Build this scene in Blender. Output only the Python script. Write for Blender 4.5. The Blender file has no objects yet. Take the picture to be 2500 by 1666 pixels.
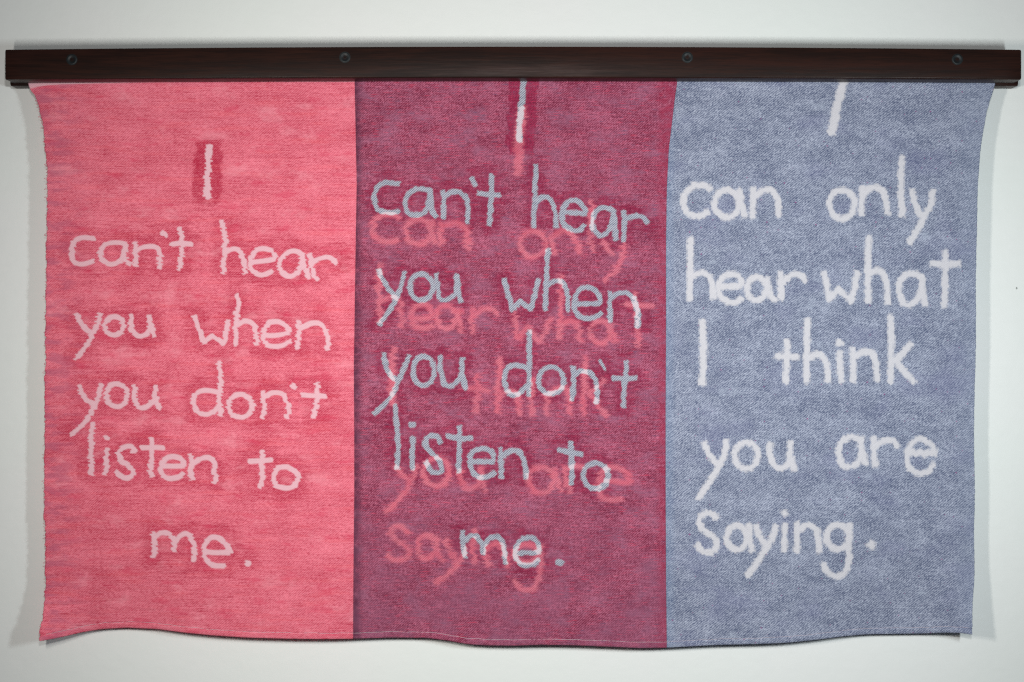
import bpy, bmesh, math, random
import numpy as np
from mathutils import Vector

random.seed(7)
rng = np.random.default_rng(7)
sc = bpy.context.scene
COL = sc.collection

# ------------------------------------------------------------------ camera
S = 0.00055            # metres on the wall per photo pixel (photo is 2500 x 1666)
DC = 1.60              # camera to wall
cam_d = bpy.data.cameras.new('camera')
cam = bpy.data.objects.new('camera', cam_d)
COL.objects.link(cam)
cam.location = (0, -DC, 0)
cam.rotation_euler = (math.radians(90), 0, 0)
cam_d.sensor_width = 36.0
cam_d.lens = 36.0 * DC / (2500 * S)
cam_d.clip_start = 0.05
cam_d.clip_end = 50
sc.camera = cam

# ------------------------------------------------------------------ light
world = bpy.data.worlds.new('World')
sc.world = world
world.use_nodes = True
bg = world.node_tree.nodes['Background']
bg.inputs[0].default_value = (0.86, 0.95, 1.0, 1)
bg.inputs[1].default_value = 0.04

def lamp(name, loc, target, size, power, col, size_y=None):
    l = bpy.data.lights.new(name, 'AREA')
    l.shape = 'RECTANGLE' if size_y else 'DISK'
    l.size = size
    if size_y:
        l.size_y = size_y
    l.energy = power
    l.color = col
    o = bpy.data.objects.new(name, l)
    COL.objects.link(o)
    o.location = loc
    o.rotation_euler = (Vector(target) - Vector(loc)).to_track_quat('-Z', 'Y').to_euler()
    return o

lamp('studio_lamp', (-0.52, -0.86, 0.01), (0.92, 0, -0.15), 0.09, 7.7, (1.0, 0.96, 0.885), 0.20)
lamp('studio_lamp', (0.72, -0.86, 0.01), (-0.74, 0, -0.15), 0.09, 7.6, (0.89, 0.99, 1.0), 0.20)
lamp('camera_flash', (0.03, -1.62, 0.32), (0.03, 0, -0.10), 0.09, 6.6, (1.0, 1.0, 0.975))

sc.view_settings.view_transform = 'Standard'
sc.view_settings.look = 'None'
sc.view_settings.gamma = 1
sc.view_settings.exposure = 0.0
sc.cycles.max_bounces = 6
sc.cycles.use_denoising = False
sc.cycles.use_adaptive_sampling = False
sc.cycles.sample_clamp_indirect = 2.0
sc.cycles.filter_width = 1.3

# ------------------------------------------------------------------ helpers
def at(px, py, d):
    """photo pixel -> world point standing d metres off the wall"""
    k = S * (DC - d) / DC
    return ((px - 1250) * k, -d, -(py - 833) * k)

def link(name, me, mat=None, parent=None):
    o = bpy.data.objects.new(name, me)
    COL.objects.link(o)
    if mat and not me.materials:
        me.materials.append(mat)
    if parent:
        o.parent = parent
    return o

class G:
    """tiny node-graph helper"""
    def __init__(self, name):
        self.m = bpy.data.materials.new(name)
        self.m.use_nodes = True
        self.t = self.m.node_tree
        self.b = self.t.nodes['Principled BSDF']
        self.out = self.t.nodes['Material Output']
    def n(self, kind, **kw):
        x = self.t.nodes.new(kind)
        for k, v in kw.items():
            setattr(x, k, v)
        return x
    def put(self, sock, v):
        if isinstance(v, bpy.types.NodeSocket):
            self.t.links.new(v, sock)
        elif isinstance(v, tuple) and len(v) == 3 and sock.type == 'RGBA':
            sock.default_value = (*v, 1)
        else:
            sock.default_value = v
    def math(self, op, a, b=0.0, c=0.0, clamp=False):
        x = self.n('ShaderNodeMath', operation=op, use_clamp=clamp)
        self.put(x.inputs[0], a); self.put(x.inputs[1], b); self.put(x.inputs[2], c)
        return x.outputs[0]
    def add(self, a, b, **k): return self.math('ADD', a, b, **k)
    def mul(self, a, b, **k): return self.math('MULTIPLY', a, b, **k)
    def mix(self, f, a, b):
        x = self.n('ShaderNodeMix', data_type='RGBA')
        self.put(x.inputs[0], f); self.put(x.inputs[6], a); self.put(x.inputs[7], b)
        return x.outputs[2]
    def ramp(self, v, lo, hi, a=0.0, b=1.0):
        x = self.n('ShaderNodeMapRange', interpolation_type='SMOOTHSTEP')
        self.put(x.inputs[0], v)
        for i, q in enumerate((lo, hi, a, b)):
            x.inputs[i + 1].default_value = q
        return x.outputs[0]
    def vec(self, x, y, z=0.0):
        c = self.n('ShaderNodeCombineXYZ')
        self.put(c.inputs[0], x); self.put(c.inputs[1], y); self.put(c.inputs[2], z)
        return c.outputs[0]
    def noise(self, vec, detail=2.0, rough=0.5, dist=0.0):
        x = self.n('ShaderNodeTexNoise', noise_dimensions='3D')
        self.put(x.inputs['Vector'], vec)
        x.inputs['Scale'].default_value = 1.0
        x.inputs['Detail'].default_value = detail
        x.inputs['Roughness'].default_value = rough
        x.inputs['Distortion'].default_value = dist
        return x.outputs[0]
    def attr(self, name):
        return self.n('ShaderNodeAttribute', attribute_name=name).outputs['Fac']

# ------------------------------------------------------------------ wall
def wall_material():
    g = G('wall_paint')
    co = g.n('ShaderNodeTexCoord').outputs['Object']
    sp = g.n('ShaderNodeSeparateXYZ'); g.put(sp.inputs[0], co)
    x, z = sp.outputs[0], sp.outputs[2]
    n1 = g.noise(g.vec(g.mul(x, 3.0), g.mul(z, 3.0)), 3)
    n2 = g.noise(g.vec(g.mul(x, 40.0), g.mul(z, 90.0), 5.0), 3)
    c = g.mix(g.ramp(n1, 0.3, 0.7), (0.785, 0.81, 0.795), (0.805, 0.805, 0.805))
    c = g.mix(g.ramp(n2, 0.35, 0.75, 0.0, 0.10), c, (0.70, 0.72, 0.71))
    g.put(g.b.inputs['Base Color'], c)
    g.b.inputs['Roughness'].default_value = 0.6
    g.b.inputs['Specular IOR Level'].default_value = 0.3
    nb = g.noise(g.vec(g.mul(x, 900.0), g.mul(z, 900.0)), 4, 0.6)
    nb2 = g.noise(g.vec(g.mul(x, 60.0), g.mul(z, 60.0), 2.0), 2)
    bp = g.n('ShaderNodeBump')
    bp.inputs['Strength'].default_value = 0.35
    bp.inputs['Distance'].default_value = 0.0008
    g.put(bp.inputs['Height'], g.add(g.mul(nb, 0.35), nb2))
    g.put(g.b.inputs['Normal'], bp.outputs[0])
    return g.m

bm = bmesh.new()
bmesh.ops.create_cube(bm, size=1)
for v in bm.verts:
    v.co = Vector((v.co.x * 6, 0.06 + v.co.y * 0.12, v.co.z * 4))
me = bpy.data.meshes.new('wall'); bm.to_mesh(me); bm.free()
wall = link('wall', me, wall_material())
wall['kind'] = 'structure'
bm = bmesh.new()
bmesh.ops.create_uvsphere(bm, u_segments=10, v_segments=6, radius=0.0011)
for v in bm.verts:
    v.co.y *= 0.35
    v.co.z *= 1.5
me = bpy.data.meshes.new('paint_speck'); bm.to_mesh(me); bm.free()
gs = G('speck_dirt'); gs.b.inputs['Base Color'].default_value = (0.28, 0.29, 0.28, 1)
gs.b.inputs['Roughness'].default_value = 0.8
sp_o = link('paint_speck', me, gs.m, wall)
sp_o.location = at(2482, 704, 0.0)

# ------------------------------------------------------------------ wooden hanger
def wood_material():
    g = G('stained_wood')
    co = g.n('ShaderNodeTexCoord').outputs['Object']
    sp = g.n('ShaderNodeSeparateXYZ'); g.put(sp.inputs[0], co)
    x, y, z = sp.outputs
    grain = g.noise(g.vec(g.mul(x, 14.0), g.mul(y, 160.0), g.mul(z, 260.0)), 5, 0.62, 0.3)
    band = g.noise(g.vec(g.mul(x, 2.2), g.mul(y, 40.0), g.mul(z, 34.0)), 3, 0.5, 0.6)
    pore = g.noise(g.vec(g.mul(x, 60.0), g.mul(y, 900.0), g.mul(z, 1500.0)), 2)
    c = g.mix(g.ramp(grain, 0.34, 0.68), (0.012, 0.0055, 0.0045), (0.026, 0.0105, 0.0078))
    c = g.mix(g.ramp(band, 0.42, 0.72, 0.0, 0.4), c, (0.040, 0.013, 0.010))
    c = g.mix(g.ramp(pore, 0.55, 0.7, 0.0, 0.5), c, (0.008, 0.005, 0.005))
    g.put(g.b.inputs['Base Color'], c)
    g.put(g.b.inputs['Roughness'], g.ramp(grain, 0.3, 0.7, 0.44, 0.34))
    g.b.inputs['Specular IOR Level'].default_value = 0.13
    bp = g.n('ShaderNodeBump')
    bp.inputs['Strength'].default_value = 0.35
    bp.inputs['Distance'].default_value = 0.0004
    g.put(bp.inputs['Height'], g.add(grain, g.mul(pore, 0.4)))
    g.put(g.b.inputs['Normal'], bp.outputs[0])
    return g.m
WOOD = wood_material()

hanger = bpy.data.objects.new('wooden_hanger', None)
COL.objects.link(hanger)
hanger.empty_display_size = 0.05
hanger.location = at(1250, 208, 0)
hanger['label'] = 'long dark brown stained wooden clamp rail screwed above the woven cloth'
hanger['category'] = 'wall hanger'

def bow(px):
    """the rail is very slightly bowed: a little higher at mid length"""
    t = (px - 1250) / 1240.0
    return t * t

def board(name, x0, x1, top_mid, top_end, bot_mid, bot_end, d0, d1, r, parent, ref_d):
    """bowed board, rounded edges; outline given at depth ref_d"""
    n = 60
    prof = []                                    # rounded section in (depth, height fraction)
    bm = bmesh.new()
    rings = []
    xs = [x0 + (x1 - x0) * i / n for i in range(n + 1)]
    # extra rings so the ends are rounded too
    re = r / S
    ends = [(x0, r), (x0 + re * 0.13, r * 0.5), (x0 + re * 0.5, r * 0.13)]
    seq = [(x0, 1.0), (x0 + re * 0.15, 0.5), (x0 + re * 0.5, 0.13), (x0 + re, 0.0)] + \
          [(x, 0.0) for x in xs[1:-1]] + \
          [(x1 - re, 0.0), (x1 - re * 0.5, 0.13), (x1 - re * 0.15, 0.5), (x1, 1.0)]
    ox, oy, oz = parent.location
    for x, ins in seq:
        b = bow(x)
        yt = top_mid + (top_end - top_mid) * b
        yb = bot_mid + (bot_end - bot_mid) * b
        X, _, zt = at(x, yt, ref_d)
        _, _, zb = at(x, yb, ref_d)
        i = ins * r
        zt -= i; zb += i
        da, db = d0 + i * 0.3, d1 - i
        ring = []
        corners = [(db, zb, 1, 1), (db, zt, 1, -1), (da, zt, -1, -1), (da, zb, -1, 1)]
        # corner centre moves inwards by r
        for (d, z, sd, sz) in corners:
            cd, cz = d - sd * r, z + sz * r
            angs = {(1, 1): (270, 360), (1, -1): (0, 90), (-1, -1): (90, 180), (-1, 1): (180, 270)}[(sd, sz)]
            for k in range(4):
                a = math.radians(angs[0] + (angs[1] - angs[0]) * k / 3)
                ring.append(bm.verts.new((X - ox, -(cd + r * math.cos(a)) - oy, cz + r * math.sin(a) - oz)))
        rings.append(ring)
    m = len(rings[0])
    for a, b in zip(rings[:-1], rings[1:]):
        for k in range(m):
            bm.faces.new((a[k], a[(k + 1) % m], b[(k + 1) % m], b[k]))
    bm.faces.new(rings[0][::-1]); bm.faces.new(rings[-1])
    bmesh.ops.recalc_face_normals(bm, faces=bm.faces)
    for f in bm.faces:
        f.smooth = True
    me = bpy.data.meshes.new(name); bm.to_mesh(me); bm.free()
    me.set_sharp_from_angle(angle=math.radians(35))
    return link(name, me, WOOD, parent)

F0, F1 = 0.0225, 0.047
front = board('front_rail', 11.5, 2494.5, 113.5, 121, 190, 194.5, F0, F1, 0.0019, hanger, F1)
back = board('back_rail', 24, 2487, 128, 134, 206, 210, 0.0006, 0.0205, 0.0018, hanger, 0.0205)

def screw_material():
    g = G('black_steel')
    co = g.n('ShaderNodeTexCoord').outputs['Object']
    n = g.noise(co, 3)
    g.put(g.b.inputs['Base Color'], (0.009, 0.012, 0.014, 1))
    g.b.inputs['Metallic'].default_value = 0.0
    g.b.inputs['Specular IOR Level'].default_value = 0.3
    g.b.inputs['Roughness'].default_value = 0.5
    return g.m
STEEL = screw_material()
gd = G('socket_metal'); gd.b.inputs['Base Color'].default_value = (0.02, 0.022, 0.025, 1)  # dark half-metallic colour of the hex socket
gd.b.inputs['Roughness'].default_value = 0.35; gd.b.inputs['Metallic'].default_value = 0.6

def lathe(name, prof, seg, parent, mat, hexa=False):
    bm = bmesh.new()
    rings = []
    for r, d in prof:
        rings.append([bm.verts.new((r * math.cos(2 * math.pi * k / seg), -d, r * math.sin(2 * math.pi * k / seg)))
                      for k in range(seg)])
    for a, b in zip(rings[:-1], rings[1:]):
        for k in range(seg):
            bm.faces.new((a[k], a[(k + 1) % seg], b[(k + 1) % seg], b[k]))
    bm.faces.new(rings[-1]); bm.faces.new(rings[0][::-1])
    bmesh.ops.recalc_face_normals(bm, faces=bm.faces)
    for f in bm.faces:
        f.smooth = not hexa
    me = bpy.data.meshes.new(name); bm.to_mesh(me); bm.free()
    if not hexa:
        me.set_sharp_from_angle(angle=math.radians(40))
    return link(name, me, mat, parent)

SCREWS = [(175.5, 146), (842, 140.5), (1678, 140.5), (2337, 145.5)]
R0 = 0.0066
proto = None
for i, (px, py) in enumerate(SCREWS):
    X, Y, Z = at(px, py, F1)
    loc = Vector((X, Y, Z)) - hanger.location
    if proto is None:
        # countersunk dished head: dark gap ring, rolled rim, cone down to a hex socket
        gap = None
        sc0 = lathe('screw', [(R0 + 0.0007, -0.0008), (R0 + 0.0007, 0.00012), (R0 + 0.0001, 0.00012), (R0, 0.0005), (R0 - 0.0006, 0.0009),
                              (R0 - 0.0014, 0.0009), (R0 - 0.0024, 0.0005), (0.0030, 0.0001), (0.0024, -0.0002), (0.0022, -0.0006)],
                    40, hanger, STEEL)
        so0 = lathe('hex_socket', [(0.00235, -0.0009), (0.00235, 0.00005), (0.0017, 0.00005), (0.0015, -0.0009)], 6, sc0, gd.m, True)
        pin0 = None
        proto = (sc0, so0)
        o = sc0
    else:
        o = proto[0].copy(); COL.objects.link(o); o.parent = hanger
        s = proto[1].copy(); COL.objects.link(s); s.parent = o
        s.rotation_euler = (0, random.uniform(0, 1), 0)
    o.location = loc
    o.rotation_euler = (0, random.uniform(0, 6), 0)

# ------------------------------------------------------------------ the woven words
def catmull(p, closed=False, step=3.0):
    p = np.array(p, float)
    if len(p) < 3 and not closed:
        return p
    out = []
    n = len(p)
    rngi = range(n) if closed else range(n - 1)
    for i in rngi:
        if closed:
            a, b, c, d = p[(i - 1) % n], p[i], p[(i + 1) % n], p[(i + 2) % n]
        else:
            a, b, c, d = p[max(i - 1, 0)], p[i], p[i + 1], p[min(i + 2, n - 1)]
        k = max(2, int(np.hypot(*(c - b)) / step))
        t = np.linspace(0, 1, k, endpoint=False)[:, None]
        out.append(0.5 * ((2 * b) + (-a + c) * t + (2 * a - 5 * b + 4 * c - d) * t * t + (-a + 3 * b - 3 * c + d) * t ** 3))
    out.append((p[0] if closed else p[-1])[None, :])
    return np.vstack(out)

STROKES = {'A': [], 'B': [], 'C': [], 'D': []}
def frame(ox, oy, sc_):
    def f(layer, w, *strokes):
        for s in strokes:
            closed = False; corner = False
            if s[0] == 'o':                      # ellipse: ('o', cx, cy, rx, ry)
                _, cx, cy, rx, ry = s
                pts = [(cx + rx * math.cos(a), cy + ry * math.sin(a)) for a in np.linspace(0, 2 * math.pi, 9)[:-1]]
                closed = True
            elif s[0] == 'k':                    # polyline with hard corners
                pts = s[1:]; corner = True
            else:
                pts = s
            pts = [(ox + x / sc_, oy + y / sc_) for x, y in pts]
            c = np.array(pts, float) if corner else catmull(pts, closed)
            STROKES[layer].append((c, w / sc_))
    return f
Z1, Z2 = 2.6133, 5.2267
LT, LM, LB = frame(0, 0, Z1), frame(0, 533, Z1), frame(0, 1066, Z1)
MT, MM, MB = frame(800, 0, Z1), frame(800, 533, Z1), frame(800, 1066, Z1)
RT, RM, RB = frame(1600, 0, Z1), frame(1600, 533, Z1), frame(1600, 1066, Z1)
M1, M2, M3, M4 = frame(830, 480, Z2), frame(1220, 480, Z2), frame(830, 780, Z2), frame(1220, 780, Z2)
M5, M6, M7 = frame(830, 1040, Z2), frame(1220, 1040, Z2), frame(900, 1240, Z2)

# --- A: pink cloth, left panel
LT('A', 50, ((1335, 935), (1330, 1000), (1328, 1090)), ((1328, 1090), (1322, 1180), (1322, 1262)))
LM('A', 40,
   ((600, 130), (540, 124), (490, 137), (460, 175), (452, 222), (462, 262), (498, 290), (550, 292), (600, 275)),
   ((800, 168), (740, 155), (680, 165), (645, 210), (645, 255), (690, 292), (745, 288), (785, 245), (793, 170)),
   ((795, 160), (790, 220), (805, 270), (835, 292)),
   ((862, 160), (862, 210), (868, 260), (865, 300)), ((868, 218), (900, 192), (950, 180), (1000, 190), (1018, 230), (1020, 280), (1012, 318)),
   ((1037, 90), (1062, 112)),
   ((1150, 65), (1155, 120), (1160, 200), (1158, 270), (1140, 325)), ((1095, 165), (1150, 160), (1220, 165)),
   ((1420, 20), (1432, 80), (1437, 160), (1430, 250), (1420, 310), (1425, 350)),
   ((1440, 218), (1480, 197), (1520, 207), (1548, 245), (1560, 300), (1562, 350)),
   ((1615, 278), (1680, 275), (1748, 258), (1738, 212), (1690, 195), (1635, 207), (1600, 250), (1600, 310), (1630, 352), (1680, 362), (1732, 342)),
   ((1935, 240), (1900, 213), (1850, 212), (1808, 240), (1783, 295), (1797, 343), (1840, 370), (1880, 362), (1912, 325), (1928, 270), (1935, 238)),
   ((1930, 245), (1938, 290), (1952, 340), (1970, 380)),
   ((1975, 232), (1985, 270), (1990, 320), (2002, 362), (2022, 390)), ((1995, 278), (2040, 256), (2090, 250), (2130, 264), (2148, 290)))
LM('A', 40,
   ((490, 615), (505, 650), (540, 700), (582, 728)), ((637, 612), (620, 680), (590, 740), (560, 800), (515, 855), (485, 892)),
   ('o', 728, 688, 62, 60),
   ((832, 620), (836, 670), (845, 720), (882, 752), (930, 738), (955, 690), (955, 625)), ((957, 625), (965, 690), (982, 752)),
   ('k', (1238, 625), (1265, 690), (1297, 790), (1350, 752), (1423, 800), (1440, 740), (1452, 655)),
   ((1511, 490), (1520, 540), (1510, 620), (1500, 700), (1505, 760), (1500, 808)), ((1515, 682), (1560, 657), (1610, 670), (1633, 720), (1640, 802)),
   ((1690, 747), (1770, 747), (1840, 730), (1828, 690), (1780, 662), (1720, 667), (1687, 710), (1682, 770), (1712, 812), (1770, 817), (1820, 803), (1850, 785)),
   ((1900, 662), (1910, 720), (1903, 780), (1900, 828)), ((1925, 697), (1980, 672), (2040, 676), (2078, 720), (2092, 780), (2085, 838)))
LM('A', 40,
   ((510, 1072), (522, 1120), (555, 1160), (602, 1187)), ((648, 1062), (635, 1120), (605, 1190), (570, 1260), (520, 1320), (457, 1380)),
   ('o', 745, 1130, 64, 74),
   ((857, 1068), (855, 1130), (872, 1190), (910, 1212), (960, 1187), (988, 1130), (990, 1072)), ((988, 1120), (1000, 1180), (1018, 1213)),
   ((1390, 1110), (1330, 1100), (1270, 1108), (1238, 1150), (1242, 1208), (1280, 1247), (1340, 1248), (1390, 1212)),
   ((1396, 920), (1405, 980), (1408, 1060), (1400, 1130), (1400, 1200), (1412, 1255)),
   ('o', 1533, 1198, 76, 74),
   ((1682, 1107), (1682, 1160), (1690, 1220), (1675, 1272)), ((1690, 1142), (1740, 1117), (1800, 1122), (1832, 1170), (1843, 1220), (1830, 1270)),
   ((1866, 1065), (1886, 1082)),
   ((2025, 1055), (2025, 1110), (2018, 1190), (2003, 1268)), ((1930, 1130), (2000, 1132), (2078, 1136)))
LB('A', 42,
   ((590, -83), (582, 0), (588, 60), (577, 120), (588, 180), (585, 242)),
   ((685, 82), (680, 130), (678, 190), (670, 240)), ((676, 7), (684, 8)),
   ((850, 100), (840, 68), (790, 68), (758, 105), (775, 150), (820, 190), (848, 225), (833, 258), (790, 263), (745, 225)),
   ((970, 15), (968, 70), (970, 140), (960, 200), (968, 252)), ((900, 72), (960, 70), (1042, 72)),
   ((1030, 190), (1100, 190), (1172, 186), (1160, 147), (1110, 127), (1058, 142), (1027, 190), (1032, 235), (1070, 267), (1130, 262), (1172, 240)),
   ((1218, 118), (1225, 170), (1217, 220), (1225, 272)), ((1240, 167), (1290, 138), (1340, 137), (1373, 180), (1370, 230), (1378, 265), (1370, 292)),
   ((1665, 95), (1675, 150), (1670, 220), (1668, 280), (1655, 322)), ((1592, 160), (1650, 156), (1732, 150)),
   ((1745, 250), (1770, 205), (1830, 198), (1885, 225), (1900, 270), (1870, 318), (1810, 328), (1755, 305), (1745, 250)))
LB('A', 42,
   ((978, 615), (985, 660), (985, 720), (978, 762)), ((990, 650), (1030, 614), (1080, 622), (1108, 670), (1110, 728)),
   ((1112, 680), (1150, 632), (1198, 622), (1232, 680), (1240, 740), (1235, 792)),
   ('k', (1310, 735), (1400, 742), (1468, 742)), ((1466, 740), (1440, 690), (1400, 650), (1350, 645), (1312, 680), (1302, 740), (1318, 790), (1370, 822), (1430, 826)),)
LB('A', 50, ((1579, 811), (1583, 812)))

# --- B: the same words again in the doubled middle panel
MT('B', 46, ((1250, 500), (1240, 620), (1232, 700), (1225, 800), (1225, 895)))
MT('B', 38,
   ((452, 1175), (400, 1167), (350, 1170), (312, 1202), (296, 1260), (310, 1325), (345, 1350), (400, 1358), (452, 1350)),
   ((645, 1215), (600, 1205), (548, 1215), (505, 1255), (495, 1310), (515, 1358), (560, 1373), (610, 1358), (640, 1310), (650, 1218)),
   ((652, 1210), (657, 1290), (665, 1345), (687, 1383)),
   ((738, 1222), (740, 1300), (738, 1390)), ((745, 1262), (790, 1228), (840, 1228), (880, 1262), (895, 1330), (890, 1418)),
   ((920, 1138), (944, 1182)),
   ((1045, 1118), (1045, 1200), (1040, 1300), (1033, 1433)), ((962, 1235), (1000, 1240), (1050, 1245), (1098, 1245)),
   ((1330, 1058), (1325, 1150), (1322, 1250), (1318, 1350), (1315, 1448)), ((1332, 1290), (1370, 1258), (1415, 1268), (1443, 1320), (1455, 1390), (1460, 1448)),
   ((1505, 1355), (1580, 1358), (1645, 1362), (1618, 1300), (1562, 1278), (1512, 1312), (1492, 1370), (1507, 1430), (1560, 1468), (1610, 1468), (1637, 1440)),
   ((1828, 1350), (1780, 1328), (1722, 1338), (1692, 1390), (1692, 1450), (1730, 1503), (1775, 1488), (1815, 1430), (1825, 1350)),
   ((1825, 1350), (1832, 1430), (1837, 1528)),
   ((1890, 1352), (1895, 1420), (1890, 1500), (1888, 1538)), ((1900, 1402), (1950, 1378), (2010, 1388), (2040, 1422)))
MM('B', 38,
   ((327, 332), (350, 390), (390, 450), (430, 500)), ((488, 347), (475, 410), (450, 480), (420, 550), (372, 620), (328, 678)),
   ('o', 597, 440, 74, 84),
   ((692, 357), (700, 420), (708, 480), (722, 522), (780, 510), (820, 470), (823, 380)), ((823, 365), (835, 450), (848, 530)),
   ('k', (1127, 390), (1150, 480), (1176, 582), (1230, 530), (1293, 580), (1318, 500), (1343, 395)),
   ((1410, 203), (1400, 280), (1395, 400), (1390, 500), (1390, 582)), ((1400, 432), (1450, 402), (1500, 412), (1528, 470), (1535, 592)),
   ((1590, 548), (1670, 545), (1735, 538), (1718, 470), (1660, 442), (1602, 462), (1577, 530), (1582, 600), (1630, 638), (1700, 633), (1740, 607)),
   ((1800, 472), (1800, 540), (1800, 600), (1800, 658)), ((1810, 512), (1850, 482), (1910, 478), (1958, 520)))
MM('B', 46, ((1955, 515), (1978, 600), (1980, 690)))
MM('B', 38,
   ((357, 868), (370, 930), (400, 1000), (448, 1035)), ((518, 877), (490, 950), (450, 1040), (410, 1130), (350, 1200), (297, 1248)),
   ('o', 612, 975, 68, 94),
   ((717, 887), (717, 960), (732, 1030), (762, 1072), (810, 1058), (848, 1010), (860, 897)), ((856, 990), (870, 1050), (883, 1088)),
   ((1270, 957), (1210, 938), (1152, 952), (1127, 1010), (1132, 1070), (1172, 1127), (1220, 1118), (1270, 1068)),
   ((1286, 722), (1285, 830), (1285, 950), (1283, 1050), (1285, 1128)),
   ('o', 1425, 1035, 82, 86),
   ((1565, 952), (1570, 1020), (1565, 1100), (1560, 1158)), ((1575, 1002), (1620, 977), (1680, 992), (1713, 1050), (1720, 1120), (1715, 1178)),
   ((1905, 918), (1900, 1000), (1890, 1100), (1888, 1203)), ((1822, 1020), (1900, 1025), (1968, 1022)))
MM('B', 24, ((1740, 912), (1756, 935), (1768, 968)))
MM('B', 18, ((1748, 908), (1752, 925)))
MB('B', 40,
   ((430, -200), (440, -90), (445, 0), (450, 90), (443, 200)),
   ((540, 10), (540, 100), (538, 208)),
   ((722, 40), (695, 0), (645, 0), (622, 50), (660, 100), (708, 150), (728, 200), (708, 230), (662, 222), (628, 165)),
   ((840, -60), (840, 20), (836, 130), (836, 225)), ((762, -5), (840, 12), (918, 12)),
   ((918, 162), (990, 160), (1055, 157), (1040, 92), (980, 77), (922, 102), (908, 160), (922, 220), (970, 262), (1030, 253), (1060, 228)),
   ((1100, 78), (1105, 150), (1105, 210), (1108, 262)), ((1120, 122), (1160, 94), (1210, 92), (1248, 140), (1263, 200), (1265, 262)),
   ((1553, 38), (1555, 120), (1558, 230), (1555, 302)), ((1473, 88), (1550, 100), (1622, 117)),
   ('o', 1710, 252, 80, 82))
MB('B', 30, ((537, -76), (543, -74)))
MB('B', 42, ((535, -75), (545, -75)))
MB('B', 38,
   ((858, 605), (865, 690), (875, 768)), ((880, 662), (915, 632), (955, 642), (985, 690), (993, 745)),
   ((1000, 690), (1040, 648), (1090, 643), (1122, 690), (1130, 760), (1132, 808)),
   ((1212, 745), (1280, 742), (1350, 732), (1335, 670), (1290, 642), (1232, 662), (1202, 720), (1207, 785), (1252, 822), (1310, 818), (1345, 790)))
MB('B', 48, ((1470, 803), (1488, 806)))

# --- C: the blue cloth's words showing through the red in the middle panel
MT('C', 66, ((1240, 700), (1220, 915), (1215, 1000), (1215, 1100)))
M1('C', 80,
   ((750, 275), (680, 235), (560, 235), (455, 300), (415, 400), (445, 505), (540, 570), (660, 580), (735, 555)),
   ('o', 1000, 450, 165, 160), ((1165, 320), (1180, 450), (1210, 590)),
   ((1290, 340), (1285, 450), (1295, 610)), ((1330, 375), (1430, 340), (1530, 350), (1615, 420), (1630, 560), (1638, 670)),
   ((515, 870), (500, 1000), (498, 1200), (505, 1350), (515, 1480)))
M2('C', 74,
   ('o', 425, 610, 170, 165), ((650, 520), (690, 600), (700, 730)),
   ((690, 520), (790, 440), (870, 445), (950, 520), (1000, 620), (1030, 720)),
   ((1180, 60), (1170, 300), (1160, 560), (1200, 690)),
   ((1310, 570), (1370, 650), (1450, 735)), ((1580, 600), (1578, 720), (1520, 860), (1440, 980), (1330, 1080)))
MM('C', 38,
   ((335, 600), (335, 665)), ((345, 530), (410, 500), (462, 540), (475, 690)),
   ((545, 640), (600, 642), (660, 622), (648, 568), (590, 550), (548, 580), (535, 640), (562, 688), (620, 702), (665, 688)),
   ('o', 755, 632, 60, 74), ((830, 585), (840, 660), (858, 725)),
   ((930, 575), (925, 650), (927, 728)), ((940, 622), (990, 582), (1050, 582), (1085, 618)),
   ((1192, 605), (1200, 690), (1222, 765), (1282, 695), (1350, 785), (1398, 700), (1418, 645)),
   ((1482, 370), (1490, 500), (1480, 650), (1480, 765)), ((1490, 680), (1555, 655), (1598, 700), (1612, 785)),
   ('o', 1742, 728, 64, 72), ((1810, 680), (1822, 740), (1842, 785)),
   ((1960, 480), (1970, 600), (1978, 720), (1982, 815)), ((1900, 548), (1970, 556), (2070, 560)))
M3('C', 84, ((680, 370), (680, 520), (665, 700), (660, 900), (665, 1080)),
   ((2040, 500), (2035, 650), (2015, 900), (2015, 1180)))
M3('C', 70, ((1755, 710), (1755, 900), (1740, 1050), (1740, 1185)), ((1630, 880), (1760, 885), (1910, 920)))
M4('C', 72,
   ((30, 960), (100, 920), (190, 935), (245, 1010), (258, 1210)),
   ((410, 760), (420, 900), (400, 1060), (428, 1220)),
   ((590, 950), (600, 1220)), ((620, 985), (740, 880), (840, 890), (885, 1050), (900, 1210)),
   ((1090, 480), (1080, 700), (1072, 950), (1072, 1220)), ((1330, 770), (1260, 860), (1130, 940)), ((1150, 950), (1240, 1060), (1370, 1230)))
M5('C', 78,
   ((705, 510), (780, 600), (870, 690)), ((975, 510), (940, 640), (850, 820), (740, 960), (590, 1090)),
   ('o', 1240, 590, 165, 185),
   ((1540, 560), (1552, 700), (1620, 795), (1710, 790), (1780, 700), (1800, 540)), ((1800, 690), (1855, 830)))
M6('C', 74,
   ('o', 530, 692, 160, 165), ((700, 560), (740, 700), (775, 830)),
   ((840, 530), (850, 700), (878, 850)), ((860, 560), (950, 515), (1050, 525)),
   ((1290, 700), (1450, 705), (1650, 722), (1600, 590), (1480, 530), (1350, 550), (1280, 660), (1245, 800), (1295, 900), (1400, 945), (1550, 935)))
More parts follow.
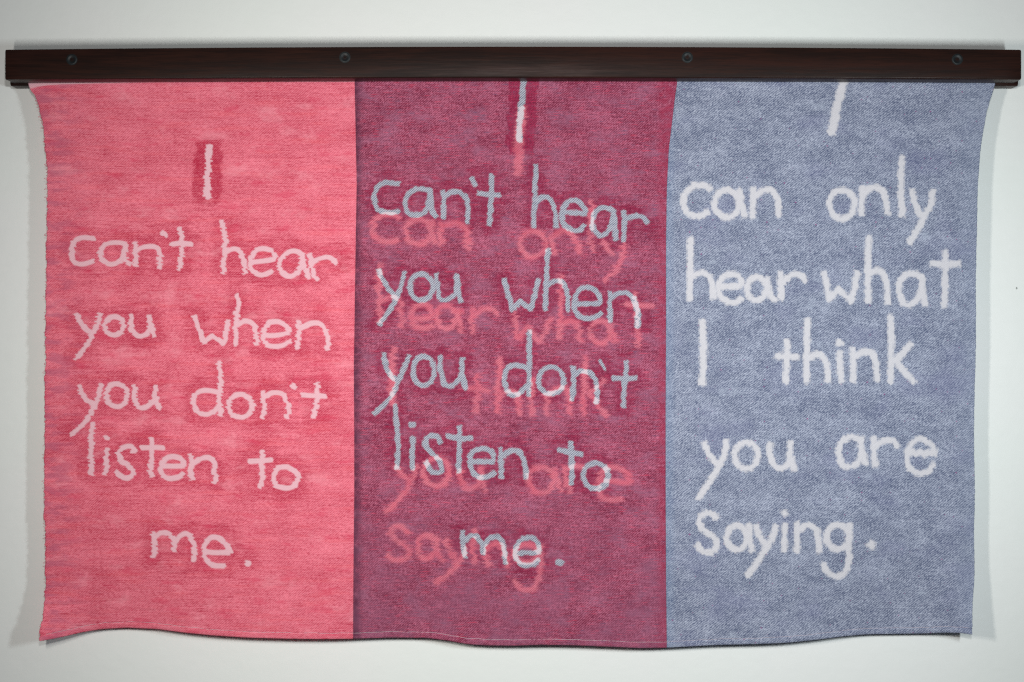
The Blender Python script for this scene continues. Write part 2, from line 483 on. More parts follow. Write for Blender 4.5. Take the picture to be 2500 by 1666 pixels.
M7('C', 76,
   ((490, 315), (420, 245), (335, 238), (278, 315), (335, 400), (450, 470), (515, 560), (475, 640), (340, 665), (245, 600)),
   ('o', 735, 500, 120, 150), ((860, 380), (860, 540), (940, 670)),
   ((980, 410), (1025, 520), (1110, 660)), ((1225, 500), (1170, 670), (1040, 820), (860, 955)),
   ((1355, 380), (1335, 560), (1362, 700)), ((1350, 290), (1362, 296)),
   ((1500, 480), (1500, 620), (1535, 735)), ((1530, 525), (1620, 455), (1685, 485), (1748, 600), (1780, 750)),
   ('o', 2010, 585, 150, 115), ((2190, 490), (2192, 800), (2150, 975), (2055, 1045), (1950, 1035), (1868, 935)))

# --- D: blue cloth, right panel
RT('D', 62, ((1205, 505), (1170, 640), (1145, 740), (1125, 845)))
RT('D', 66, ((1150, 740), (1127, 838)))
RT('D', 46,
   ((348, 1207), (310, 1188), (240, 1190), (192, 1232), (180, 1290), (197, 1348), (245, 1377), (300, 1372), (332, 1352)),
   ('o', 455, 1300, 78, 88), ((540, 1215), (547, 1290), (563, 1340), (570, 1382)),
   ((625, 1207), (622, 1300), (620, 1383)), ((640, 1252), (680, 1218), (735, 1213), (775, 1260), (785, 1320), (785, 1378)),
   ('o', 1192, 1305, 80, 92),
   ((1320, 1198), (1318, 1280), (1315, 1367)), ((1335, 1232), (1380, 1198), (1430, 1203), (1463, 1250), (1480, 1362)),
   ((1575, 1003), (1568, 1100), (1565, 1200), (1570, 1300), (1573, 1375)),
   ((1637, 1218), (1652, 1290), (1680, 1350), (1702, 1377)), ((1768, 1222), (1762, 1290), (1718, 1380), (1678, 1460), (1620, 1550)))
RM('D', 46,
   ((225, 130), (222, 250), (222, 400), (220, 517)), ((240, 367), (290, 348), (338, 367), (363, 430), (367, 505)),
   ((425, 438), (490, 436), (545, 422), (532, 372), (480, 358), (427, 378), (404, 430), (413, 493), (460, 532), (510, 538), (548, 512)),
   ('o', 647, 450, 62, 74), ((715, 385), (722, 450), (737, 500), (765, 522)),
   ((800, 352), (800, 430), (804, 512)), ((815, 412), (860, 368), (918, 358), (958, 398)),
   ('k', (1077, 350), (1095, 430), (1108, 515), (1168, 452), (1248, 528), (1265, 470), (1288, 348)),
   ((1363, 123), (1358, 250), (1356, 400), (1358, 532)), ((1370, 352), (1420, 333), (1463, 372), (1480, 450), (1485, 542)),
   ((1697, 378), (1650, 353), (1592, 363), (1558, 410), (1557, 480), (1582, 543), (1630, 552), (1678, 508), (1700, 440), (1700, 380)),
   ((1702, 375), (1702, 460), (1712, 510), (1723, 552)),
   ((1850, 212), (1850, 330), (1848, 450), (1840, 558)), ((1765, 287), (1850, 295), (1937, 287)))
RM('D', 52, ((300, 658), (305, 800), (305, 950), (300, 1055)))
RM('D', 48,
   ((840, 783), (838, 880), (835, 980), (832, 1047)), ((770, 880), (840, 885), (907, 885)),
   ((970, 648), (968, 780), (965, 920), (965, 1042)), ((985, 890), (1030, 868), (1073, 892), (1095, 950), (1100, 1037)),
   ((1175, 858), (1180, 950), (1185, 1037)),
   ((1260, 838), (1262, 930), (1262, 1037)), ((1280, 882), (1330, 853), (1380, 863), (1408, 920), (1415, 1027)),
   ((1500, 628), (1505, 780), (1503, 920), (1500, 1047)), ((1625, 805), (1580, 860), (1530, 910)), ((1530, 905), (1590, 980), (1647, 1045)))
RM('D', 30, ('k', (1162, 802), (1175, 780), (1188, 802), (1162, 802)))
RB('D', 46,
   ((312, 42), (335, 100), (375, 155), (400, 182)), ((453, 28), (443, 110), (400, 200), (340, 300), (275, 392)),
   ('o', 580, 122, 74, 84),
   ((730, 48), (730, 110), (752, 178), (800, 203), (848, 168), (865, 40)), ((862, 110), (870, 170), (883, 208)),
   ((1305, 18), (1250, 3), (1192, 32), (1168, 95), (1183, 163), (1220, 192), (1278, 178), (1308, 130), (1312, 20)), ((1314, 10), (1320, 90), (1342, 170)),
   ((1395, 8), (1395, 100), (1403, 182)), ((1410, 62), (1460, 23), (1518, 27), (1542, 65)))
RB('D', 42,
   ('k', (1612, 112), (1640, 96), (1662, 116), (1690, 96), (1716, 118), (1745, 98), (1785, 112)),
   ((1783, 108), (1768, 60), (1735, 36), (1700, 14), (1660, 26), (1630, 52), (1607, 100), (1606, 155), (1624, 202), (1662, 228), (1700, 236), (1742, 222), (1774, 178)))
RB('D', 46,
   ((390, 520), (360, 493), (302, 498), (278, 545), (312, 600), (370, 640), (393, 690), (368, 733), (310, 737), (268, 692)),
   ('o', 520, 645, 64, 78), ((600, 567), (602, 650), (618, 728)),
   ((642, 572), (662, 630), (702, 692)), ((768, 572), (750, 640), (702, 720), (652, 800), (587, 888)),
   ((825, 562), (822, 650), (820, 728)), ((820, 488), (826, 492)),
   ((905, 552), (905, 640), (905, 733)), ((925, 592), (970, 568), (1018, 582), (1038, 640), (1045, 733)),
   ('o', 1163, 642, 70, 78), ((1238, 568), (1235, 700), (1230, 815), (1200, 878), (1142, 892), (1092, 858), (1073, 812)))
RB('D', 62, ((1375, 690), (1381, 694)))

# value noise on arrays
def vnoise(x, y, seed, sx, sy):
    r = np.random.default_rng(seed)
    tab = r.random((512, 512))
    x = x / sx + 1000; y = y / sy + 1000
    xi, yi = np.floor(x).astype(int), np.floor(y).astype(int)
    fx, fy = x - xi, y - yi
    fx = fx * fx * (3 - 2 * fx); fy = fy * fy * (3 - 2 * fy)
    a = tab[yi % 512, xi % 512]; b = tab[yi % 512, (xi + 1) % 512]
    c = tab[(yi + 1) % 512, xi % 512]; d = tab[(yi + 1) % 512, (xi + 1) % 512]
    return (a + (b - a) * fx) * (1 - fy) + (c + (d - c) * fx) * fy - 0.5

WSCALE = {'A': 0.79, 'B': 0.86, 'C': 0.98, 'D': 0.89}
RES = 1.0                                   # distance field resolution in photo pixels
def dist_field(layer, x0, x1, y0, y1, reach=36):
    w, h = int((x1 - x0) / RES), int((y1 - y0) / RES)
    F = np.full((h, w), 1e3, np.float32)
    for pts, wd in STROKES[layer]:
        wd = wd * WSCALE[layer]
        closed = np.hypot(*(pts[0] - pts[-1])) < 2
        last = len(pts) - 2
        for si, (a, b) in enumerate(zip(pts[:-1], pts[1:])):
            lx, hx = min(a[0], b[0]) - reach, max(a[0], b[0]) + reach
            ly, hy = min(a[1], b[1]) - reach, max(a[1], b[1]) + reach
            i0, i1 = max(0, int((lx - x0) / RES)), min(w, int((hx - x0) / RES) + 1)
            j0, j1 = max(0, int((ly - y0) / RES)), min(h, int((hy - y0) / RES) + 1)
            if i1 <= i0 or j1 <= j0:
                continue
            X, Y = np.meshgrid(x0 + np.arange(i0, i1) * RES, y0 + np.arange(j0, j1) * RES)
            d = b - a; L = max(float(d @ d), 1e-6)
            t = np.clip(((X - a[0]) * d[0] + (Y - a[1]) * d[1]) / L, 0, 1)
            q = np.hypot(X - a[0] - t * d[0], Y - a[1] - t * d[1]) - wd / 2
            if not closed and si in (0, last) and np.hypot(*(pts[0] - pts[-1])) > 7:   # brush ends are cut nearly square
                l = math.sqrt(L)
                al = ((X - a[0]) * d[0] + (Y - a[1]) * d[1]) / l
                if si == 0:
                    q = np.where(al < 0, np.maximum(q, -al - wd * 0.28), q)
                if si == last:
                    q = np.where(al > l, np.maximum(q, al - l - wd * 0.28), q)
            F[j0:j1, i0:i1] = np.minimum(F[j0:j1, i0:i1], q)
    def sample(X, Y):
        fx = np.clip((X - x0) / RES, 0, w - 1.001); fy = np.clip((Y - y0) / RES, 0, h - 1.001)
        i, j = fx.astype(int), fy.astype(int); u, v = fx - i, fy - j
        return (F[j, i] * (1 - u) + F[j, i + 1] * u) * (1 - v) + (F[j + 1, i] * (1 - u) + F[j + 1, i + 1] * u) * v
    return sample

def sstep(x, a, b):
    t = np.clip((x - a) / (b - a), 0, 1)
    return t * t * (3 - 2 * t)

# ------------------------------------------------------------------ cloth outline (photo pixels)
def curve(pts):
    a = np.array(pts, float)
    def f(q):
        # smoothed linear interpolation (average over a small window)
        q = np.asarray(q, float)
        return sum(np.interp(q + o, a[:, 0], a[:, 1]) for o in (-8, -4, 0, 4, 8)) / 5
    return f
EDGE_L = curve([(180, 66), (208, 69), (222, 75), (240, 87), (270, 96), (310, 105), (360, 110), (420, 114), (520, 115), (600, 114),
                (700, 112), (760, 112), (850, 111), (950, 110), (1066, 110), (1200, 108), (1240, 108), (1300, 110), (1400, 111),
                (1440, 109), (1480, 107), (1510, 103), (1530, 97), (1550, 96), (1570, 98)])
SEAM_1 = curve([(180, 865), (204, 866), (300, 868), (450, 871), (560, 869), (700, 867), (900, 864), (1066, 865), (1200, 865),
                (1400, 863), (1570, 862)])
SEAM_2 = curve([(180, 1654), (204, 1653), (245, 1647), (306, 1640), (363, 1633), (459, 1628), (600, 1626), (800, 1626), (1000, 1625),
                (1200, 1625), (1400, 1626), (1590, 1628)])
EDGE_R = curve([(180, 2434), (206, 2430), (240, 2418), (275, 2408), (320, 2400), (370, 2393), (430, 2389), (520, 2386), (620, 2384),
                (720, 2382), (820, 2382), (900, 2381), (980, 2379), (1060, 2377), (1100, 2379), (1180, 2380), (1330, 2378), (1400, 2379),
                (1450, 2376), (1500, 2374), (1530, 2374), (1570, 2372)])
EDGE_B = curve([(60, 1572), (98, 1566), (150, 1556), (200, 1544), (250, 1536), (310, 1533), (380, 1536), (450, 1545), (520, 1552),
                (600, 1557), (700, 1560), (800, 1561), (862, 1560), (960, 1557), (1040, 1558), (1090, 1564), (1140, 1573),
                (1180, 1576), (1260, 1577), (1320, 1575), (1400, 1576), (1500, 1580), (1560, 1583), (1626, 1582), (1700, 1578),
                (1760, 1575), (1850, 1573), (1920, 1570), (2000, 1562), (2060, 1554), (2120, 1549), (2200, 1548), (2260, 1547),
                (2310, 1545), (2345, 1546), (2372, 1550), (2400, 1552)])
HANG = curve([(60, 34), (98, 33), (150, 24), (220, 14), (300, 12), (380, 15), (460, 20), (600, 21), (800, 21), (900, 17), (1020, 15),
              (1120, 19), (1250, 20), (1500, 20), (1600, 18), (1700, 17), (1900, 19), (2050, 15), (2150, 12), (2250, 13), (2320, 22),
              (2345, 27), (2372, 32), (2400, 33)])
TOP_Y = 187.0
HEM = 14.5

def depth(px, py, yb):
    base = 20.5 + 1.3 * vnoise(px, py, 31, 420, 900) * sstep(py, 260, 600)
    k = sstep(py, yb - 330, yb)
    kc = sstep(py, yb - 190, yb + 10)
    corner = np.maximum(sstep(-px, -330, -98), sstep(px, 2250, 2372))
    w = k * (1 - corner) + kc * corner
    d = base + (HANG(px) - base) * w
    d += 0.9 * vnoise(px, py, 32, 90, 260) * sstep(py, 1100, 1500)
    # pulled picks near the left selvedge: small horizontal ridges
    d += 0.95 * vnoise(px, py + 0.10 * px, 33, 150, 9) * sstep(-px, -430, -120) * sstep(py, 215, 300)
    d -= 0.7 * np.exp(-((px - SEAM_1(py)) / 5.0) ** 2) + 0.7 * np.exp(-((px - SEAM_2(py)) / 5.0) ** 2)
    d += 0.5 * vnoise(px, py, 35, 30, 14) * (np.exp(-((px - SEAM_1(py)) / 26.0) ** 2) + np.exp(-((px - SEAM_2(py)) / 26.0) ** 2))
    d += 0.22 * vnoise(px, py, 34, 60, 7)
    d += 0.22 * vnoise(px, py, 36, 22, 22)
    top = sstep(py, 205, 225)
    return (21.3 * (1 - top) + d * top) / 1000.0

def band_mesh(name, xl, xr, rows, cols, mask_fn, thick, row0, row1, bulge=0.0, jag_l=False, jag_r=False):
    """front sheet (dense) + back sheet (coarse) + rim. rows run between v-curves row0(x) -> row1(x)."""
    u = np.linspace(0, 1, cols)[None, :]
    v = np.linspace(0, 1, rows)[:, None]
    # first guess of y with mid x, then exact x
    y = TOP_Y + (1560 - TOP_Y) * v + 0 * u
    for _ in range(3):
        L, R = xl(y), xr(y)
        x = L + (R - L) * u
        y = row0(x) + (row1(x) - row0(x)) * v
    L, R = xl(y), xr(y)
    x = L + (R - L) * u
    if jag_l:
        j = vnoise(0 * y[:, :1], y[:, :1], 51, 5, 5.0) * 5.0 + vnoise(0 * y[:, :1], y[:, :1], 52, 5, 38) * 3.0
        j = j * sstep(y[:, :1], 215, 240)
        x = x + j * sstep(-(x - L), -12, 0)
    if jag_r:
        j = vnoise(0 * y[:, :1], y[:, :1], 53, 5, 4.0) * 1.6 + vnoise(0 * y[:, :1], y[:, :1], 54, 5, 60) * 2.0
        x = x + j * sstep(x, R - 14, R)
    yb = EDGE_B(x)
    d = depth(x, y, yb)
    if bulge:
        prof = np.sin(np.pi * np.clip(v, 0.0, 1.0)) ** 0.5
        d = d + bulge * prof + 0 * x
    k = S * (DC - d) / DC
    P = np.stack([(x - 1250) * k, -d, -(y - 833) * k], -1)
    n_f = rows * cols
    # back
    rc = max(2, rows // 8); cc = max(2, cols // 8)
    ri = np.unique(np.linspace(0, rows - 1, rc).astype(int)); ci = np.unique(np.linspace(0, cols - 1, cc).astype(int))
    Pb = P[np.ix_(ri, ci)].copy(); Pb[..., 1] += thick
    # rim ring
    ring = np.concatenate([np.arange(cols), (np.arange(1, rows) * cols + cols - 1),
                           ((rows - 1) * cols + np.arange(cols - 2, -1, -1)), (np.arange(rows - 2, 0, -1) * cols)])
    Pr = P.reshape(-1, 3)[ring].copy(); Pr[:, 1] += thick
    V = np.vstack([P.reshape(-1, 3), Pb.reshape(-1, 3), Pr])
    def grid(r, c, off):
        i = np.arange(r - 1)[:, None] * c + np.arange(c - 1)[None, :] + off
        return np.stack([i, i + c, i + c + 1, i + 1], -1).reshape(-1, 4)
    Ff = grid(rows, cols, 0)
    Fb = grid(len(ri), len(ci), n_f)[:, ::-1]
    o2 = n_f + len(ri) * len(ci); m = len(ring); a = np.arange(m)
    Fr = np.stack([ring, ring[(a + 1) % m], o2 + (a + 1) % m, o2 + a], -1)
    F = np.vstack([Ff, Fb, Fr]).astype(np.int32)
    me = bpy.data.meshes.new(name)
    me.vertices.add(len(V)); me.vertices.foreach_set('co', V.astype(np.float32).ravel())
    me.loops.add(F.size); me.loops.foreach_set('vertex_index', F.ravel())
    me.polygons.add(len(F))
    me.polygons.foreach_set('loop_start', np.arange(0, F.size, 4, dtype=np.int32))
    me.polygons.foreach_set('loop_total', np.full(len(F), 4, np.int32))
    me.update(calc_edges=True)
    me.polygons.foreach_set('use_smooth', np.ones(len(F), bool))
    full_x = np.concatenate([x.ravel(), x[np.ix_(ri, ci)].ravel(), x.ravel()[ring]])
    full_y = np.concatenate([y.ravel(), y[np.ix_(ri, ci)].ravel(), y.ravel()[ring]])
    data = {'thread_x': full_x, 'thread_y': full_y}
    data.update(mask_fn(full_x, full_y))
    for kx, arr in data.items():
        at_ = me.attributes.new(kx, 'FLOAT', 'POINT')
        at_.data.foreach_set('value', arr.astype(np.float32))
    return me

# -------- masks
FA = dist_field('A', 60, 880, 300, 1560)
FB = dist_field('B', 840, 1640, 150, 1580)
FC = dist_field('C', 840, 1640, 240, 1580)
FD = dist_field('D', 1600, 2400, 150, 1560)

def masks_red(x, y):
    row = np.floor(y / 4.0)
    jag = (vnoise(x, row * 17.3, 61, 26, 1.0)) * 8.5 + vnoise(x, y, 62, 14, 14) * 3
    d = FA(x + jag, y + vnoise(x, y, 63, 20, 20) * 2)
    hn = vnoise(x, y, 64, 34, 4.5) * 34 + vnoise(x, y, 68, 60, 60) * 18
    d2 = FA(x, y)
    halo = 1 - sstep(d2 + hn, 10, 34)
    ax = np.abs(x - 507 + vnoise(x, y, 65, 40, 14) * 14) / 33.0
    ay = np.abs(y - 421 + vnoise(x, y, 66, 12, 40) * 10) / 83.0
    ih = 1 - sstep((ax ** 5 + ay ** 5) ** 0.2, 0.90, 1.08)
    halo = np.maximum(halo * 0.80, ih * 1.4)
    w = 1 - sstep(d, -1.3, 1.3)
    arc = np.interp(x, [60, 80, 95, 118, 150, 400], [219, 215.5, 211.5, 208.5, 206.5, 200])
    w = np.maximum(w, 0.85 * (1 - sstep(y - arc, -1.2, 1.2)))
    return {'words': w, 'ground': halo, 'ghost': 0 * x}

def masks_mid(x, y):
    jb = vnoise(x, y, 71, 7, 6) * 5
    qx, qy = np.round((x + y) / 4.2) * 4.2, np.round((x - y) / 4.2) * 4.2      # edges step thread by thread
    d = FB((qx + qy) / 2 + jb, (qx - qy) / 2 + vnoise(x, y, 72, 7, 6) * 3)
    d2 = FB(x, y)
    halo = 1 - sstep(d2 + vnoise(x, y, 73, 22, 5) * 34, 4, 26)
    jc = vnoise(x, np.floor(y / 3.5) * 9.1, 74, 24, 1.0) * 13 + vnoise(x, y, 76, 9, 9) * 7
    c = FC(x + jc, y)
    ih = (1 - sstep(np.abs(x - 1275 + 0.05 * (y - 290)) + vnoise(x, y, 77, 9, 16) * 12, 30, 37)) * (1 - sstep(y, 372, 384))
    halo = np.maximum(halo, 1.5 * ih)
    wob = np.clip(0.93 + vnoise(x, y, 75, 40, 30) * 0.35, 0, 1)
    return {'words': 1 - sstep(d, -1.3, 1.3), 'ground': halo, 'ghost': (1 - sstep(c, -6.0, 5.0)) * wob}

def masks_blue(x, y):
    jd = vnoise(x, y, 81, 5, 5) * 6
    d = FD(np.round(x / 3.6) * 3.6 + jd, np.round(y / 3.6) * 3.6 + vnoise(x, y, 82, 5, 5) * 6)
    d2 = FD(x, y)
    halo = 1 - sstep(d2 + vnoise(x, y, 83, 16, 16) * 18, 4, 28)
    return {'words': 1 - sstep(d, -3.2, 3.0), 'ground': halo, 'ghost': 0 * x}

# -------- weave materials
def weave(name, kind):
    g = G(name)
    x, y = g.attr('thread_x'), g.attr('thread_y')
    words, ground, ghost = g.attr('words'), g.attr('ground'), g.attr('ghost')
    def nz(sx, sy, seed, detail=2.0, rough=0.5):
        return g.noise(g.vec(g.mul(x, 1.0 / sx), g.mul(y, 1.0 / sy), float(seed)), detail, rough)
    def nzd(sa, sb, seed, detail=1.0):            # along / across the twill line
        a = g.mul(g.math('SUBTRACT', x, y), 1.0 / sa)
        b = g.mul(g.add(x, y), 1.0 / sb)
        return g.noise(g.vec(a, b, float(seed)), detail)
    drift = nz(170, 120, 3, 1)
    if kind == 'blue':
        ph = g.add(g.mul(x, 0.78 / 5.6), g.mul(y, 1.0 / 5.6))
        ph = g.add(ph, g.mul(drift, 2.2)); ph = g.add(ph, g.mul(nz(14, 9, 4, 1), 1.2))
    elif kind == 'mid':
        ph = g.add(g.mul(x, 0.95 / 5.9), g.mul(y, 1.05 / 5.9)); ph = g.add(ph, g.mul(drift, 1.6))
    else:
        ph = g.add(g.mul(x, 1.0 / 6.1), g.mul(y, 1.08 / 6.1)); ph = g.add(ph, g.mul(drift, 1.8))
    tw = g.add(g.mul(g.math('SINE', g.mul(ph, 2 * math.pi)), 0.5), 0.5)
    grit = nzd(9, 3.2, 7, 1)                      # single threads along the twill
    pick = nz(46, 3.0, 9, 2)                      # horizontal picks
    blot = nz(95, 60, 11, 4, 0.6)
    fine = nz(3.6, 3.0, 13, 1)
    big = nz(420, 300, 15, 2)
    if kind == 'red':
        k = g.add(g.mul(tw, 0.30), g.mul(grit, 0.62))
        k = g.add(k, g.mul(g.math('SUBTRACT', nz(190, 2.4, 49, 1), 0.5), 0.34)); k = g.add(k, g.mul(g.math('SUBTRACT', nz(9, 3.0, 50, 1), 0.5), 0.55)); k = g.add(k, 0.16)
        k = g.add(k, g.mul(pick, 0.34)); k = g.add(k, g.mul(blot, 0.50)); k = g.add(k, g.mul(big, 0.22))
        k = g.add(k, g.mul(ground, -0.19))
        k = g.ramp(k, 0.62, 1.58)
        c = g.mix(k, (0.42, 0.016, 0.052), (0.83, 0.245, 0.325))
        # orange-red and magenta dyed stretches
        c = g.mix(g.ramp(nz(120, 16, 17, 3), 0.50, 0.72, 0.0, 0.16), c, (0.80, 0.10, 0.11))
        c = g.mix(g.ramp(nz(75, 26, 19, 3), 0.56, 0.72, 0.0, 0.42), c, (0.60, 0.040, 0.10))
        c = g.mix(g.ramp(nz(90, 50, 20, 3, 0.6), 0.54, 0.72, 0.0, 0.35), c, (0.80, 0.34, 0.41))
        c = g.mix(g.mul(g.ramp(nz(34, 3.2, 43, 1), 0.62, 0.70), g.ramp(nz(110, 60, 45, 1), 0.50, 0.62, 0.0, 0.55)), c, (0.40, 0.010, 0.04))
        edge = g.ramp(x, 110, 240, 0.55, 0.0)
        c = g.mix(g.mul(edge, g.ramp(nz(60, 18, 21, 2), 0.45, 0.62)), c, (0.44, 0.11, 0.19))
        wl = g.mix(g.add(g.mul(tw, 0.5), g.mul(fine, 0.5)), (0.64, 0.36, 0.43), (0.74, 0.49, 0.54))
        c = g.mix(words, c, wl)
    elif kind == 'mid':
        k = g.add(g.mul(tw, 0.38), g.mul(grit, 1.0))
        k = g.add(k, g.mul(g.math('SUBTRACT', g.math('MAXIMUM', nz(3.4, 18, 51, 1), nz(18, 3.2, 52, 1)), 0.58), 0.85))
        k = g.add(k, g.mul(pick, 0.50)); k = g.add(k, g.mul(blot, 0.62)); k = g.add(k, g.mul(ground, -0.17))
        k = g.ramp(k, 0.84, 1.80)
        c = g.mix(k, (0.150, 0.011, 0.038), (0.54, 0.160, 0.26))
        c = g.mix(g.ramp(nz(70, 45, 23, 3, 0.6), 0.46, 0.72, 0.0, 0.42), c, (0.30, 0.130, 0.215))
        c = g.mix(g.ramp(nz(26, 2.6, 25, 2), 0.60, 0.72, 0.0, 0.60), c, (0.12, 0.085, 0.16))
        c = g.mix(g.ramp(nz(30, 2.4, 27, 2), 0.58, 0.72, 0.0, 0.6), c, (0.62, 0.045, 0.10))
        c = g.mix(g.mul(ground, g.ramp(fine, 0.3, 0.7, 0.0, 0.50)), c, (0.36, 0.020, 0.075))
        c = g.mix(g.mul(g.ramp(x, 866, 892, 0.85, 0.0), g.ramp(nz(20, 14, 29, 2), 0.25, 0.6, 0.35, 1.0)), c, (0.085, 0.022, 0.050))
        c = g.mix(g.mul(g.ramp(x, 1596, 1620, 0.0, 0.5), g.ramp(nz(14, 12, 31, 2), 0.3, 0.6)), c, (0.32, 0.02, 0.06))
        c = g.mix(g.mul(g.ramp(y, 1150, 1500, 0.0, 0.35), g.ramp(nz(120, 90, 35, 2), 0.35, 0.65)), c, (0.25, 0.09, 0.16))
        gh = g.mix(g.ramp(g.add(g.mul(tw, 0.6), g.mul(fine, 0.5)), 0.2, 0.9), (0.50, 0.055, 0.10), (0.78, 0.29, 0.36))
        gh = g.mix(g.ramp(blot, 0.45, 0.65, 0.0, 0.35), gh, (0.62, 0.05, 0.10))
        c = g.mix(g.mul(ghost, 0.74), c, gh)
        t2 = g.ramp(g.add(g.add(g.mul(tw, 0.75), g.mul(grit, 0.4)), g.mul(g.math('SUBTRACT', pick, 0.5), 0.6)), 0.12, 0.85)
        wb = g.mix(t2, (0.085, 0.098, 0.155), (0.47, 0.475, 0.545))
        ww = g.mix(tw, (0.54, 0.44, 0.50), (0.68, 0.60, 0.65))
        wb = g.mix(g.ramp(ghost, 0.35, 0.85, 0.0, 0.9), wb, ww)
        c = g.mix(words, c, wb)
    else:
        k = g.add(g.mul(tw, 0.46), g.mul(grit, 0.95))
        k = g.add(k, g.mul(g.math('SUBTRACT', g.math('MAXIMUM', nz(3.2, 16, 53, 1), nz(16, 3.2, 54, 1)), 0.58), 0.85))
        k = g.add(k, g.mul(pick, 0.42)); k = g.add(k, g.mul(blot, 0.66)); k = g.add(k, g.add(g.mul(nz(26, 26, 33, 3, 0.6), 0.45), g.mul(g.math('SUBTRACT', nz(5.5, 5.0, 57, 1), 0.5), 0.55)))
        k = g.add(k, g.mul(ground, -0.06))
        k = g.ramp(k, 0.96, 2.08)
        c = g.mix(k, (0.080, 0.098, 0.175), (0.45, 0.475, 0.585))
        c = g.mix(g.ramp(nz(150, 110, 37, 3), 0.5, 0.72, 0.0, 0.30), c, (0.16, 0.16, 0.30))
        c = g.mix(g.ramp(nz(70, 55, 39, 4, 0.65), 0.60, 0.74, 0.0, 0.45), c, (0.42, 0.46, 0.56))
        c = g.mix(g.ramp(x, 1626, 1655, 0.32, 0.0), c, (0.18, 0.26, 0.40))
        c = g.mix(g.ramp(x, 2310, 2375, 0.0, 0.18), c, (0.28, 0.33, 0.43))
        c = g.mix(g.mul(ground, g.ramp(nz(3.6, 3.4, 47, 1, 0.5), 0.52, 0.64, 0.0, 0.50)), c, (0.46, 0.50, 0.60))
        speck = g.ramp(nz(7, 6, 41, 0), 0.80, 0.86)
        c = g.mix(g.mul(speck, 0.7), c, (0.26, 0.02, 0.16))
        wl = g.mix(g.add(g.mul(tw, 0.5), g.mul(fine, 0.5)), (0.50, 0.48, 0.52), (0.63, 0.61, 0.65))
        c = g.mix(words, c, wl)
    g.put(g.b.inputs['Base Color'], c)
    g.b.inputs['Roughness'].default_value = 0.9
    g.b.inputs['Specular IOR Level'].default_value = 0.12
    g.b.inputs['Sheen Weight'].default_value = 0.08
    bp = g.n('ShaderNodeBump')
    bp.inputs['Strength'].default_value = 0.5
    bp.inputs['Distance'].default_value = 0.0006
    g.put(bp.inputs['Height'], g.add(g.mul(tw, 0.6), g.add(g.mul(grit, 0.8), g.mul(pick, 0.8))))
    g.put(g.b.inputs['Normal'], bp.outputs[0])
    # light passes a thin cloth
    tr = g.n('ShaderNodeBsdfTranslucent'); g.put(tr.inputs['Color'], g.mix(0.66, c, (0.0, 0.0, 0.0)))
    mx = g.n('ShaderNodeAddShader')
    g.t.links.new(g.b.outputs[0], mx.inputs[0]); g.t.links.new(tr.outputs[0], mx.inputs[1])
    g.t.links.new(mx.outputs[0], g.out.inputs['Surface'])
    return g.m

RED, MID, BLUE = weave('pink_weave', 'red'), weave('doubled_weave', 'mid'), weave('blue_weave', 'blue')

cloth = bpy.data.objects.new('woven_cloth', None)
COL.objects.link(cloth)
cloth.empty_display_size = 0.05
cloth['label'] = 'wide woven cloth in pink, plum and blue panels with handwritten words, below the wooden rail'
cloth['category'] = 'wall hanging'

hem_top = lambda x: EDGE_B(x) - HEM
rows = int((1560 - HEM - TOP_Y) / 2.0)
const_top = lambda x: TOP_Y + 0 * x
panels = [('pink_panel', EDGE_L, SEAM_1, 380, masks_red, RED, True, False,
           "pink panel reading I can't hear you when you don't listen to me."),
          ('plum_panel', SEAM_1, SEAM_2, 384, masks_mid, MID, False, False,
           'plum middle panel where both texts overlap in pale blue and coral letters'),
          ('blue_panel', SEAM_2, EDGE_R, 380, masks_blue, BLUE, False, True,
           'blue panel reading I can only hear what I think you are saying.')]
for nm, xl, xr, cols, mf, mat, jl, jr, lab in panels:
    me = band_mesh(nm, xl, xr, rows, cols, mf, 0.0009, const_top, hem_top, 0.0, jl, jr)
    p = link(nm, me, mat, cloth)
    p['label'] = lab
    me = band_mesh('hem', xl, xr, 9, cols, mf, 0.0026, lambda x: hem_top(x) + 0.0, EDGE_B, 0.0008, jl, jr)
    link('hem', me, mat, p)

# pale stitching line above the hem, and the loose pale warp end by the top left corner
def thread(name, pts, rad, mat, parent, gaps=None, lab=None):
    bm = bmesh.new()
    prev = None
    pts = [Vector(p) for p in pts]
    for i, p in enumerate(pts):
        t = (pts[min(i + 1, len(pts) - 1)] - pts[max(i - 1, 0)]).normalized()
        n = Vector((0, -1, 0)); b = t.cross(n).normalized()
        ring = [bm.verts.new(p + (b * math.cos(a) + n * math.sin(a)) * rad) for a in (0.0, 2.094, 4.189)]
        if prev:
            for k in range(3):
                bm.faces.new((prev[k], prev[(k + 1) % 3], ring[(k + 1) % 3], ring[k]))
        prev = ring
    bmesh.ops.recalc_face_normals(bm, faces=bm.faces)
    for f in bm.faces:
        f.smooth = True
    me = bpy.data.meshes.new(name); bm.to_mesh(me); bm.free()
    o = link(name, me, mat, parent)
    if lab:
        o['label'] = lab
    return o

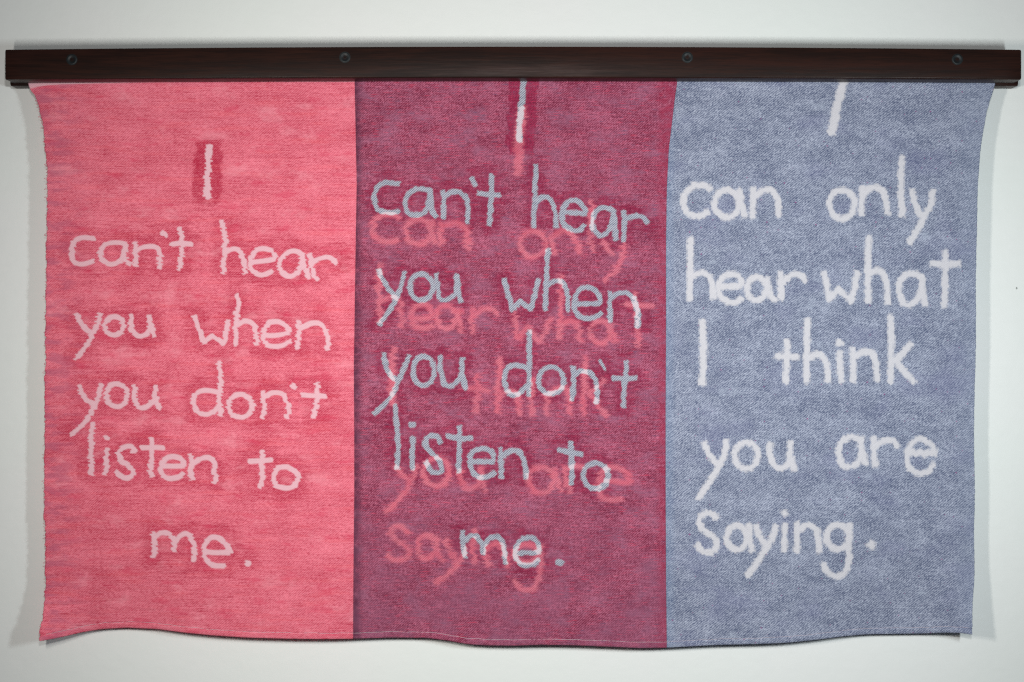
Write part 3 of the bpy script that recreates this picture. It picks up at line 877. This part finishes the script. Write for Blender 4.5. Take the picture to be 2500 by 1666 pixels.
# short weft loops standing out of the left selvedge
def loops(name, mat, parent):
    bm = bmesh.new()
    py = 232.0
    while py < 1548:
        py += random.uniform(3.0, 8.0)
        if random.random() < 0.25:
            continue
        reach = random.uniform(0.8, 3.2) if random.random() < 0.8 else random.uniform(3.5, 7.5)
        x0 = float(EDGE_L(py)) + 1.5
        d = float(depth(np.array([x0]), np.array([py]), EDGE_B(np.array([x0])))[0])
        h = random.uniform(1.2, 2.6); dr = random.uniform(-1.5, 2.0)
        arc = [(x0 + 3, py - h), (x0 - reach * 0.8, py - h * 0.6 + dr * 0.5), (x0 - reach - 1, py + dr), (x0 - reach * 0.8, py + h * 0.6 + dr * 0.5), (x0 + 3, py + h)]
        prev = None
        for k, (ax, ay) in enumerate(arc):
            c = Vector(at(ax, ay, d + 0.0004 * math.sin(k)))
            ring = [bm.verts.new(c + Vector((math.cos(a), math.sin(a), 0.7 * math.cos(a + 1))) * 0.00028) for a in (0, 2.094, 4.189)]
            if prev:
                for q in range(3):
                    bm.faces.new((prev[q], prev[(q + 1) % 3], ring[(q + 1) % 3], ring[q]))
            prev = ring
    bmesh.ops.recalc_face_normals(bm, faces=bm.faces)
    me = bpy.data.meshes.new(name); bm.to_mesh(me); bm.free()
    o = link(name, me, mat, parent)
    o['kind'] = 'stuff'
gl = G('crimson_thread')
nl = gl.noise(gl.vec(0.0, 0.0, gl.mul(gl.attr('thread_y'), 1.0)), 1)
gl.b.inputs['Base Color'].default_value = (0.52, 0.05, 0.11, 1)
gl.b.inputs['Roughness'].default_value = 0.9
loops('selvedge_loops', gl.m, cloth)

gt = G('pale_thread')
nt = gt.noise(gt.vec(gt.mul(gt.n('ShaderNodeSeparateXYZ').outputs[0], 1.0), 0.0), 1)
gt.b.inputs['Base Color'].default_value = (0.70, 0.60, 0.66, 1)
gt.b.inputs['Roughness'].default_value = 0.8
xs = np.arange(112, 2366, 4.0)
line = []
for x in xs:
    y = float(EDGE_B(x)) - HEM + float(vnoise(np.array([x]), np.array([0.0]), 91, 16, 5)[0]) * 2.0
    d = float(depth(np.array([x]), np.array([y]), EDGE_B(np.array([x])))[0])
    # the thread dips into the cloth between stitches
    line.append(at(x, y, d + 0.0001 + 0.0002 * math.sin(x * 0.55) + 0.00035 * float(vnoise(np.array([x]), np.array([9.0]), 92, 34, 5)[0])))
thread('hem_stitching', line, 0.00031, gt.m, cloth)
